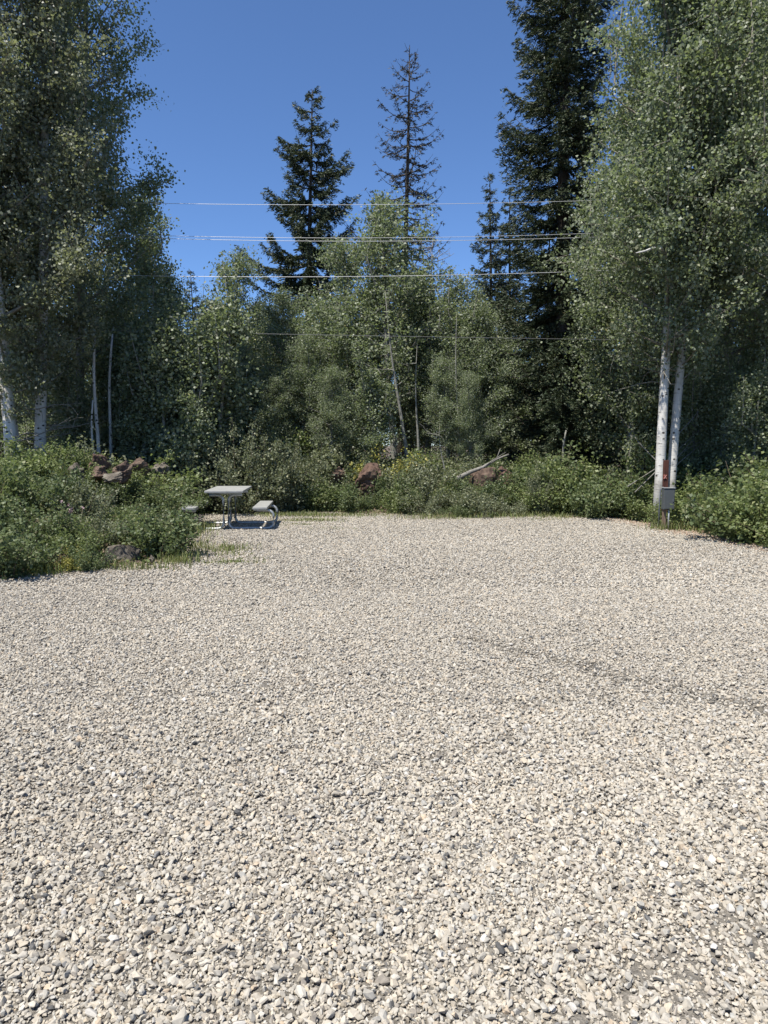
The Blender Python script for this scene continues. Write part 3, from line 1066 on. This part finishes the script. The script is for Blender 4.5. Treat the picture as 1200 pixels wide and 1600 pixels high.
def fill(x0, x1, y0, y1, smin, smax, n, spacing, hfun, kinds, labs, group, avoid=()):
    c = 0
    for _ in range(6000):
        if c >= n:
            break
        x, y = rs.uniform(x0, x1), rs.uniform(y0, y1)
        s = float(sdf(np.array([x]), np.array([y]))[0])
        if s < smin or s > smax:
            continue
        if any((x - a) ** 2 + (y - b) ** 2 < r * r for a, b, r in avoid):
            continue
        if any((x - a) ** 2 + (y - b) ** 2 < spacing ** 2 for a, b in done):
            continue
        k = rs.choices(list(kinds), list(kinds.values()))[0]
        pxs = 600 + x / y * 1156
        low = .62 if y > 15 and (540 < pxs < 612 or 700 < pxs < 805) else 1.0
        shrub(k, x, y, low * hfun(x, y, s) * rs.uniform(.68, 1.36), labs[k], group, rs.uniform(.95, 1.3))
        done.append((x, y))
        c += 1


ROCKS_AV = [(-2.72, 10.25, .66), (-3.0, 11.4, .74), (-3.55, 13.35, .75), (-3.2, 12.55, .55), (-4.62, 12.9, .5), (-4.25, 13.2, .5), (-3.45, 9.75, .35), (-4.3, 9.25, .3)]
fill(-8.6, -2.9, 8.5, 14.6, .12, 4.6, 66, .60, lambda x, y, s: .68 + .06 * min(s, 3) - .2 * math.exp(-((x + 5.2) ** 2 + (y - 13.4) ** 2) / .8), {"green": 4, "grey": 1, "deep": 5},
     {"deep": "dark green leafy shrub on the rocky mound", "green": "bright green leafy shrub on the rocky mound", "grey": "dull grey-green shrub on the rocky mound"},
     "shrubs on the mound", ROCKS_AV)
fill(-6.5, -2.6, 14.6, 19.2, .30, 3.6, 22, .62, lambda x, y, s: .9 + .15 * min(s, 3), {"green": 2, "grey": 4, "deep": 3},
     {"deep": "dark green shrub behind the picnic table", "green": "green shrub behind the picnic table", "grey": "grey-green shrub behind the picnic table"}, "shrubs behind the table")
fill(-2.6, 4.9, 15.9, 20.2, .22, 3.2, 56, .56, lambda x, y, s: .98 + .10 * min(s, 3), {"green": 4, "grey": 4, "deep": 3},
     {"deep": "dark green shrub along the back of the lot", "green": "leafy green shrub along the back of the lot", "grey": "dull grey-green shrub along the back of the lot"}, "shrubs along the back of the lot",
     [(-.35, 18.6, .7), (2.6, 18.2, .7)])
fill(5.0, 9.0, 8.6, 17.5, .26, 3.4, 48, .58, lambda x, y, s: .95 + .16 * min(s, 3), {"green": 7, "grey": 1, "deep": 2},
     {"deep": "dark green bush beside the electrical pedestal and twin aspens", "green": "bright green bush beside the electrical pedestal and twin aspens", "grey": "dull green bush beside the electrical pedestal and twin aspens"}, "bushes by the pedestal",
     [(5.35, 13.7, .62), (5.15, 13.1, .5), (5.6, 13.1, .7)])
for px, Y, top in ((372, 16.9, 640), (430, 17.4, 655), (330, 17.3, 690), (468, 18.2, 690)):
    x = xat(px, Y)
    shrub("tall", x, Y, at(px, top, Y).z - gh(x, Y), "tall grey-green willowy shrub rising behind the picnic table", "willowy shrubs behind the table", .85)
x = xat(845, 16.7)
shrub("tall", x, 16.75, 1.35, "sparse shrub with pale upright leaves beside the big spruce", None, .6)
x = xat(598, 18.9)
shrub("yellow", x, 18.9, 1.5, "yellowing shrub beside the rounded boulder behind the lot", None)
x = xat(108, 9.3)
shrub("yellow", x, 9.25, .4, "small rusty-leaved shrub at the gravel's edge on the mound", None)


# ground cover and grass (uncountable)
def ground_cover():
    rng = np.random.default_rng(77)
    n = 150000
    y = rng.uniform(7.5, 24, n)
    x = rng.uniform(-1, 1, n) * (0.56 * y + 2.5)
    s = sdf(x, y)
    clump = wob(x * 3, y * 3) + wob(x * 8 + 2, y * 7) * .7
    k = (s > .12 + .15 * rng.random(n)) & (clump > -.55 + .3 * rng.normal(size=n))
    x, y, s = x[k], y[k], s[k]
    z = ground_h(x, y, s) + rng.random(len(x)) ** 1.6 * (.05 + .16 * sstep(.2, 1.2, s))
    o = link("ground_cover", leaf_mesh("ground_cover", np.stack([x, y, z], -1), .06, rng, down=0, width=.35), M["litter_leaf"])
    tag(o, "low weeds and leaf litter under the shrubs and trees", "ground cover", kind="stuff")


ground_cover()


def blades(name, x, y, h, label, rng):
    n = len(x)
    z = ground_h(x, y) - .01
    z = np.maximum(z, np.where(sdf(x, y) < .3, lot_h(x, y), -9))
    az = rng.uniform(0, 2 * PI, n)
    ln = rng.uniform(.1, .55, n)
    w = rng.uniform(.003, .0065, n)
    d = np.stack([np.cos(az), np.sin(az), np.zeros(n)], -1)
    sd = np.stack([-np.sin(az), np.cos(az), np.zeros(n)], -1) * w[:, None]
    p0 = np.stack([x, y, z], -1)
    p1 = p0 + d * (ln * h * .35)[:, None] + np.array([0, 0, 1]) * (h * .6)[:, None]
    p2 = p0 + d * (ln * h * 1.1)[:, None] + np.array([0, 0, 1]) * (h * .95)[:, None]
    v = np.stack([p0 - sd, p0 + sd, p1 + sd * .8, p1 - sd * .8, p2], 1).reshape(-1, 3)
    i = np.arange(n) * 5
    q = np.stack([i, i + 1, i + 2, i + 3], -1)
    t = np.stack([i + 3, i + 2, i + 4], -1)
    o = link(name, make_mesh(name, v, q, t), M["grass_blade"])
    tag(o, label, "grass", kind="stuff")


rg = np.random.default_rng(31)
px_, py_, ph_ = [], [], []
for cx, cy, sx, sy, n, h in ((-2.15, 9.95, .25, .06, 260, .06), (-2.4, 11.2, .2, .2, 420, .09), (-2.8, 10.05, .14, .16, 300, .15), (-2.3, 10.7, .25, .08, 180, .05),
                             (-1.55, 15.5, .35, .18, 800, .06), (-1.9, 16.6, .6, .22, 1400, .09), (-.8, 16.7, .7, .2, 700, .08), (-1.0, 13.9, .35, .15, 160, .04), (-1.7, 14.7, .3, .12, 240, .04),
                             (-3.2, 9.45, .3, .08, 200, .12), (-4.2, 9.0, .12, .06, 160, .16), (-5.2, 8.6, .3, .08, 120, .13), (3.4, 15.6, .3, .15, 160, .05), (4.0, 16.2, .4, .15, 300, .1), (5.4, 13.95, .25, .15, 300, .2),
                             (-2.0, 10.3, .2, .05, 90, .04), (1.2, 16.0, .6, .2, 500, .12), (2.8, 16.2, .6, .2, 500, .14), (-3.6, 13.5, .25, .5, 700, .2), (-2.95, 11.2, .15, .6, 300, .12)):
    px_.append(rg.normal(cx, sx, n))
    py_.append(rg.normal(cy, sy, n))
    ph_.append(h * rg.uniform(.4, 1.3, n))
X = rg.uniform(-8.5, 8.5, 26000)
Y = rg.uniform(8, 18, 26000)
S = sdf(X, Y)
k = (S > 0.02) & (S < .4) & (wob(X * 4, Y * 4) > .1)
px_.append(X[k])
py_.append(Y[k])
ph_.append(.09 * rg.uniform(.4, 1.4, k.sum()))
blades("grass", np.concatenate(px_), np.concatenate(py_), np.concatenate(ph_), "thin grass tufts along the gravel's edges and by the picnic table", rg)


# ------------------------------------------------------------------ rocks
def rock(x, y, z, size, mat, label, seed, squash=.7, cat="boulder"):
    rng = np.random.default_rng(seed)
    bm = bmesh.new()
    bmesh.ops.create_icosphere(bm, subdivisions=4, radius=1)
    co = np.array([v.co[:] for v in bm.verts])
    d = unit(co)
    r = np.ones(len(co))
    for _ in range(17):                                    # planar facets
        nrm = unit(rng.normal(size=3))
        h = rng.uniform(.46, .84)
        dp = d @ nrm
        r = np.where(dp > 0, np.minimum(r, h / np.maximum(dp, 1e-3)), r)
    for f, a in ((3, .10), (7, .075), (13, .06), (27, .045)):  # pitted lava relief
        o = rng.uniform(0, 9, 3)
        w = np.sin(d[:, 0] * f + o[0]) * np.sin(d[:, 1] * f * 1.1 + o[1]) + np.sin(d[:, 2] * f * .9 + o[2] + d[:, 0] * f * .6)
        r *= 1 + a * w * .6
    co = d * r[:, None] * np.array(size)
    for v, c in zip(bm.verts, co):
        v.co = c
    me = bpy.data.meshes.new("boulder")
    bm.to_mesh(me)
    bm.free()
    o = link("boulder", me, mat)
    o.location = (x, y, z)
    o.rotation_euler = (rng.normal() * .15, rng.normal() * .15, rng.uniform(0, 6))
    tag(o, label, cat)


def rock_px(px, py, Y, wpx, hpx, mat, label, seed, deep=.8):
    p = at(px, py, Y)
    k = Y / 1156.0
    rock(p.x, p.y, p.z - hpx * k * .46, (wpx * k * .70, wpx * k * .62 * deep, hpx * k * .80), mat, label, seed)


rock_px(152, 714, 13.9, 34, 24, M["lava_rock_red"], "dark reddish lava boulder at the foot of the dead aspen pole", 1)
rock_px(190, 724, 13.6, 46, 30, M["lava_rock"], "largest brown lava boulder in the heap topping the mound", 2)
rock_px(155, 730, 13.3, 38, 22, M["lava_rock"], "pale-topped lava boulder below the reddish one on the mound", 3)
rock_px(178, 740, 13.0, 32, 14, M["lava_rock_grey"], "flat brown lava slab among shrubs below the heap on the mound", 4)
rock_px(118, 732, 13.6, 36, 30, M["lava_rock_grey"], "brownish boulder half covered by leaves beside the heap on the mound", 5)
rock_px(252, 724, 15.4, 32, 22, M["lava_rock_grey"], "grey boulder between the mound's heap and the willowy shrubs", 6)
rock_px(222, 722, 14.6, 30, 24, M["lava_rock"], "brown boulder right behind the heap on the mound", 7)
rock_px(343, 712, 17.2, 26, 20, M["lava_rock_grey"], "tan boulder glimpsed through the shrubs behind the picnic table", 8)
rock_px(186, 862, 9.95, 48, 44, M["lava_rock_grey"], "weathered tan lava boulder at the mound's foot by the gravel", 9)
rock_px(104, 876, 9.45, 52, 44, M["lava_rock_red"], "rust-stained lava boulder at the mound's foot under the grey shrubs", 10)
rock_px(237, 868, 9.85, 12, 12, M["lava_rock_grey"], "small pale tan stone at the mound's foot beside the grass", 11)
rock_px(573, 733, 18.4, 58, 42, M["lava_rock_red"], "rounded reddish-brown boulder above the hedge at the back of the lot", 12)
rock_px(530, 733, 18.8, 36, 24, M["lava_rock"], "low brown boulder beside the rounded reddish boulder", 13)
rock_px(756, 740, 17.9, 56, 46, M["lava_rock"], "big brown boulder under the fallen log at the back of the lot", 14)
rock_px(784, 733, 18.1, 30, 26, M["lava_rock_red"], "tan rusty boulder at the end of the fallen log", 15)


def limb_obj(name, pts, r0, r1, mat, label, cat, side=()):
    T = Tubes()
    T.add(pts, np.linspace(r0, r1, len(pts)), 8)
    for q, r in side:
        T.add(q, np.linspace(r, .006, len(q)), 5)
    o = link(name, T.mesh(name), mat)
    tag(o, label, cat)


a, b_, c_ = at(714, 748, 17.6), at(755, 730, 17.8), at(795, 710, 18.0)
limb_obj("fallen_log", [a, (a + b_) / 2 + Vector((0, 0, .02)), b_, (b_ + c_) / 2 + Vector((0, 0, .03)), c_], .06, .02, M["dead_wood"],
         "pale grey fallen log lying across the boulders at the back of the lot", "log",
         [([b_, b_ + Vector((.25, 0, .18)), b_ + Vector((.55, .05, .36))], .02), ([(b_ + c_) / 2, (b_ + c_) / 2 + Vector((.1, 0, .3))], .015)])
for i, (p0, p1) in enumerate((((1055, 708), (1092, 672)), ((1052, 716), (1094, 690)), ((1062, 712), (1086, 683)), ((1075, 712), (1096, 694)), ((1072, 664), (1093, 640)), ((1008, 700), (990, 680)))):
    q0, q1 = at(*p0, 15.9), at(*p1, 16.3)
    if i < 4:
        q0 = q0 + (q0 - q1) * 1.6
        mid_ = (q0 + q1) / 2 + Vector((0.01, 0, .02))
    else:
        mid_ = (q0 + q1) / 2 + Vector((0, 0, -.03))
        q0 = q0 + (q0 - q1) * 1.0
    limb_obj("dead_branch", [q0, mid_, q1], .012, .007, M["dead_wood"], "thin bare grey branch slanting out beside the twin aspen trunks", "branch")
for o in bpy.data.objects:
    if o.name.startswith("dead_branch"):
        o["group"] = "dead branches beside the twin aspens"

# thistle-like flower plant on the mound
rng = np.random.default_rng(8)
fx, fy = xat(100, 10.0), 10.3
fl = bpy.data.objects.new("flower_plant", None)
COL.objects.link(fl)
fl.location = (fx, fy, gh(fx, fy))
tag(fl, "wild plant with dusty pink flower heads among the mound's shrubs", "flower")
zt = at(100, 790, 10.3).z - gh(fx, fy)
B = Tubes()
heads = []
for i in range(6):
    tip = np.array([rng.uniform(-.22, .16), rng.uniform(-.12, .12), zt + rng.uniform(-.12, .1)])
    B.add(np.stack([tip * np.array([.2, .2, 0]), tip * np.array([.6, .6, .55]), tip]), [.006, .005, .004], 4)
    heads.append(tip)
link("stem", B.mesh("flower_stem"), M["stem"], fl)
for hd in heads:
    c = hd + rng.normal(size=(22, 3)) * .009
    hp = link("flower_head", leaf_mesh("flower_head", c, .026, rng, down=-.6, width=.3), M["petal"], fl)


# ------------------------------------------------------------------ picnic table
def box_mesh(name, sx, sy, sz, bev=.006, seg=2):
    bm = bmesh.new()
    bmesh.ops.create_cube(bm, size=1)
    for v in bm.verts:
        v.co = Vector((v.co.x * sx, v.co.y * sy, v.co.z * sz))
    bmesh.ops.bevel(bm, geom=bm.edges[:], offset=bev, segments=seg, affect='EDGES', profile=.6)
    me = bpy.data.meshes.new(name)
    bm.to_mesh(me)
    bm.free()
    return me


def fillet(path, rad, n=7):
    out = [np.array(path[0], float)]
    for i in range(1, len(path) - 1):
        p = np.array(path[i], float)
        a = unit(np.array(path[i - 1], float) - p)
        b = unit(np.array(path[i + 1], float) - p)
        s0, s1 = p + a * rad, p + b * rad
        for k in range(n + 1):
            u = k / n
            out.append((1 - u) ** 2 * s0 + 2 * u * (1 - u) * (p * .86 + (s0 + s1) / 2 * .14) + u * u * s1)
    out.append(np.array(path[-1], float))
    return np.array(out)


tb = bpy.data.objects.new("picnic_table", None)
COL.objects.link(tb)
tb.location = (-3.02, 14.42, 0)
tb.rotation_euler = (0, 0, math.radians(4.5))
tag(tb, "grey picnic table with bent pipe legs and attached benches on the gravel", "picnic table")
top = link("tabletop", box_mesh("tabletop", .71, 1.62, .045, .012), M["table_grey"], tb, (0, 0, .735))
for yy in (-.52, 0, .52):
    link("support_bar", box_mesh("support_bar", .60, .05, .036, .004), M["galvanised"], tb, (0, yy, .694))
for sx in (-1, 1):
    st = link("bench_seat", box_mesh("bench_seat", .27, 1.62, .045, .010), M["table_grey"], tb, (sx * .655, 0, .425))
    link("seat_rail", box_mesh("seat_rail", .235, 1.50, .022, .004), M["galvanised"], tb, (sx * .655, 0, .391))
    for yy in (-.52, .52):
        T = Tubes()
        z0 = .024
        path = [(sx * .30, yy + sx * .028, .658), (sx * .042, yy + sx * .028, .658), (sx * .042, yy + sx * .028, z0), (sx * .885, yy + sx * .028, z0), (sx * .885, yy + sx * .028, .362), (sx * .56, yy + sx * .028, .362)]
        T.add(fillet(path, .115), .026, 12)
        link("pipe_leg", T.mesh("pipe_leg"), M["galvanised"], tb)

# ------------------------------------------------------------------ electrical pedestal and red marker post
pd = bpy.data.objects.new("electrical_pedestal", None)
COL.objects.link(pd)
pxx, pyy = 5.36, 13.92
pz = gh(pxx, pyy) - .02
pd.location = (pxx, pyy, pz)
tag(pd, "grey metal electrical box on a wooden post beside the twin aspens", "electrical box")
zb = at(1043, 796, 13.9).z - pz
zt = at(1043, 763, 13.9).z - pz
hh = zt - zb
link("cabinet", box_mesh("cabinet", .205, .13, hh, .008), M["box_grey"], pd, (0, 0, zb + hh / 2))
dr = link("door", box_mesh("cabinet_door", .185, .012, hh - .05, .004), M["box_grey"], pd, (0.0, -.068, zb + hh / 2 - .01))
link("latch", box_mesh("latch", .018, .012, .045, .003), M["dark_pipe"], dr, (.07, -.009, -.02))
link("lid", box_mesh("cabinet_lid", .222, .15, .014, .004), M["galvanised"], pd, (0, -.004, zt + .008))
link("post", box_mesh("pedestal_post", .06, .06, zb + .35, .006), M["post_wood"], pd, (-.055, .03, zb / 2 - .02))
T = Tubes()
T.add([(.012, -.03, -.1), (.012, -.03, zb * .6), (.012, -.03, zb + .05)], .016, 10)
link("conduit", T.mesh("conduit"), M["galvanised"], pd)
T = Tubes()
T.add([(-.125, .09, -.1), (-.125, .09, .5), (-.115, .09, .82), (-.06, .09, .86)], .014, 8)
link("cable", T.mesh("cable"), M["dark_pipe"], pd)

mk = bpy.data.objects.new("marker_post", None)
COL.objects.link(mk)
Ym = 14.35
mx_ = xat(1040, Ym)
mz = gh(mx_, Ym)
mk.location = (mx_, Ym, mz - .05)
tag(mk, "red-brown wooden post with a pink cross mark between the twin aspens", "post")
ht = at(1040, 719, Ym).z - mz + .05
link("board", box_mesh("marker_board", .10, .05, ht, .005), M["red_wood"], mk, (0, 0, ht / 2))
zc = at(1038, 745, Ym).z - mz + .05
link("plaque", box_mesh("marker_plaque", .07, .012, .085, .004), M["orange_paint"], mk, (-.02, -.03, zc))
for sgn in (-1, 1):
    o = link("cross_bar", box_mesh("cross_bar", .013, .008, .088, .002), M["pink_paint"], mk, (-.02, -.038 - (.003 if sgn > 0 else 0), zc))
    o.rotation_euler = (0, sgn * math.radians(34), 0)

# ------------------------------------------------------------------ power lines
WY = 18.0
for (l, m_, r_, col, rad, lab) in ((316.5, 319.5, 314.5, "wire", .005, "topmost thin pale power line crossing in front of the two spruces"),
                                   (366.5, 371.5, 366.0, "wire", .005, "pale power line, upper of the close pair below the topmost wire"),
                                   (370.5, 377.0, 372.0, "wire", .0055, "pale power line, lower of the close pair below the topmost wire"),
                                   (430.5, 431.5, 425.0, "wire", .0065, "bright single power line running below the close pair of wires"),
                                   (517.0, 525.0, 529.5, "wire_dark", .0055, "lowest dull cable strung across the grove's foliage")):
    pts3 = [at(200, l, WY), at(600, m_, WY), at(880, r_, WY)]
    cf = np.polyfit([p.x for p in pts3], [p.z for p in pts3], 2)
    cf[0] = min(max(cf[0], -.002), .003)
    cf = np.array([cf[0], cf[1], 0])
    off = np.mean([p.z - np.polyval(cf, p.x) for p in pts3])
    xs_ = np.linspace(-26, 26, 60)
    T = Tubes()
    T.add(np.stack([xs_, np.full(60, WY), np.polyval(cf, xs_) + off], -1), rad, 6)
    o = link("power_line", T.mesh("power_line"), M[col])
    tag(o, lab, "power line", "power lines across the grove")
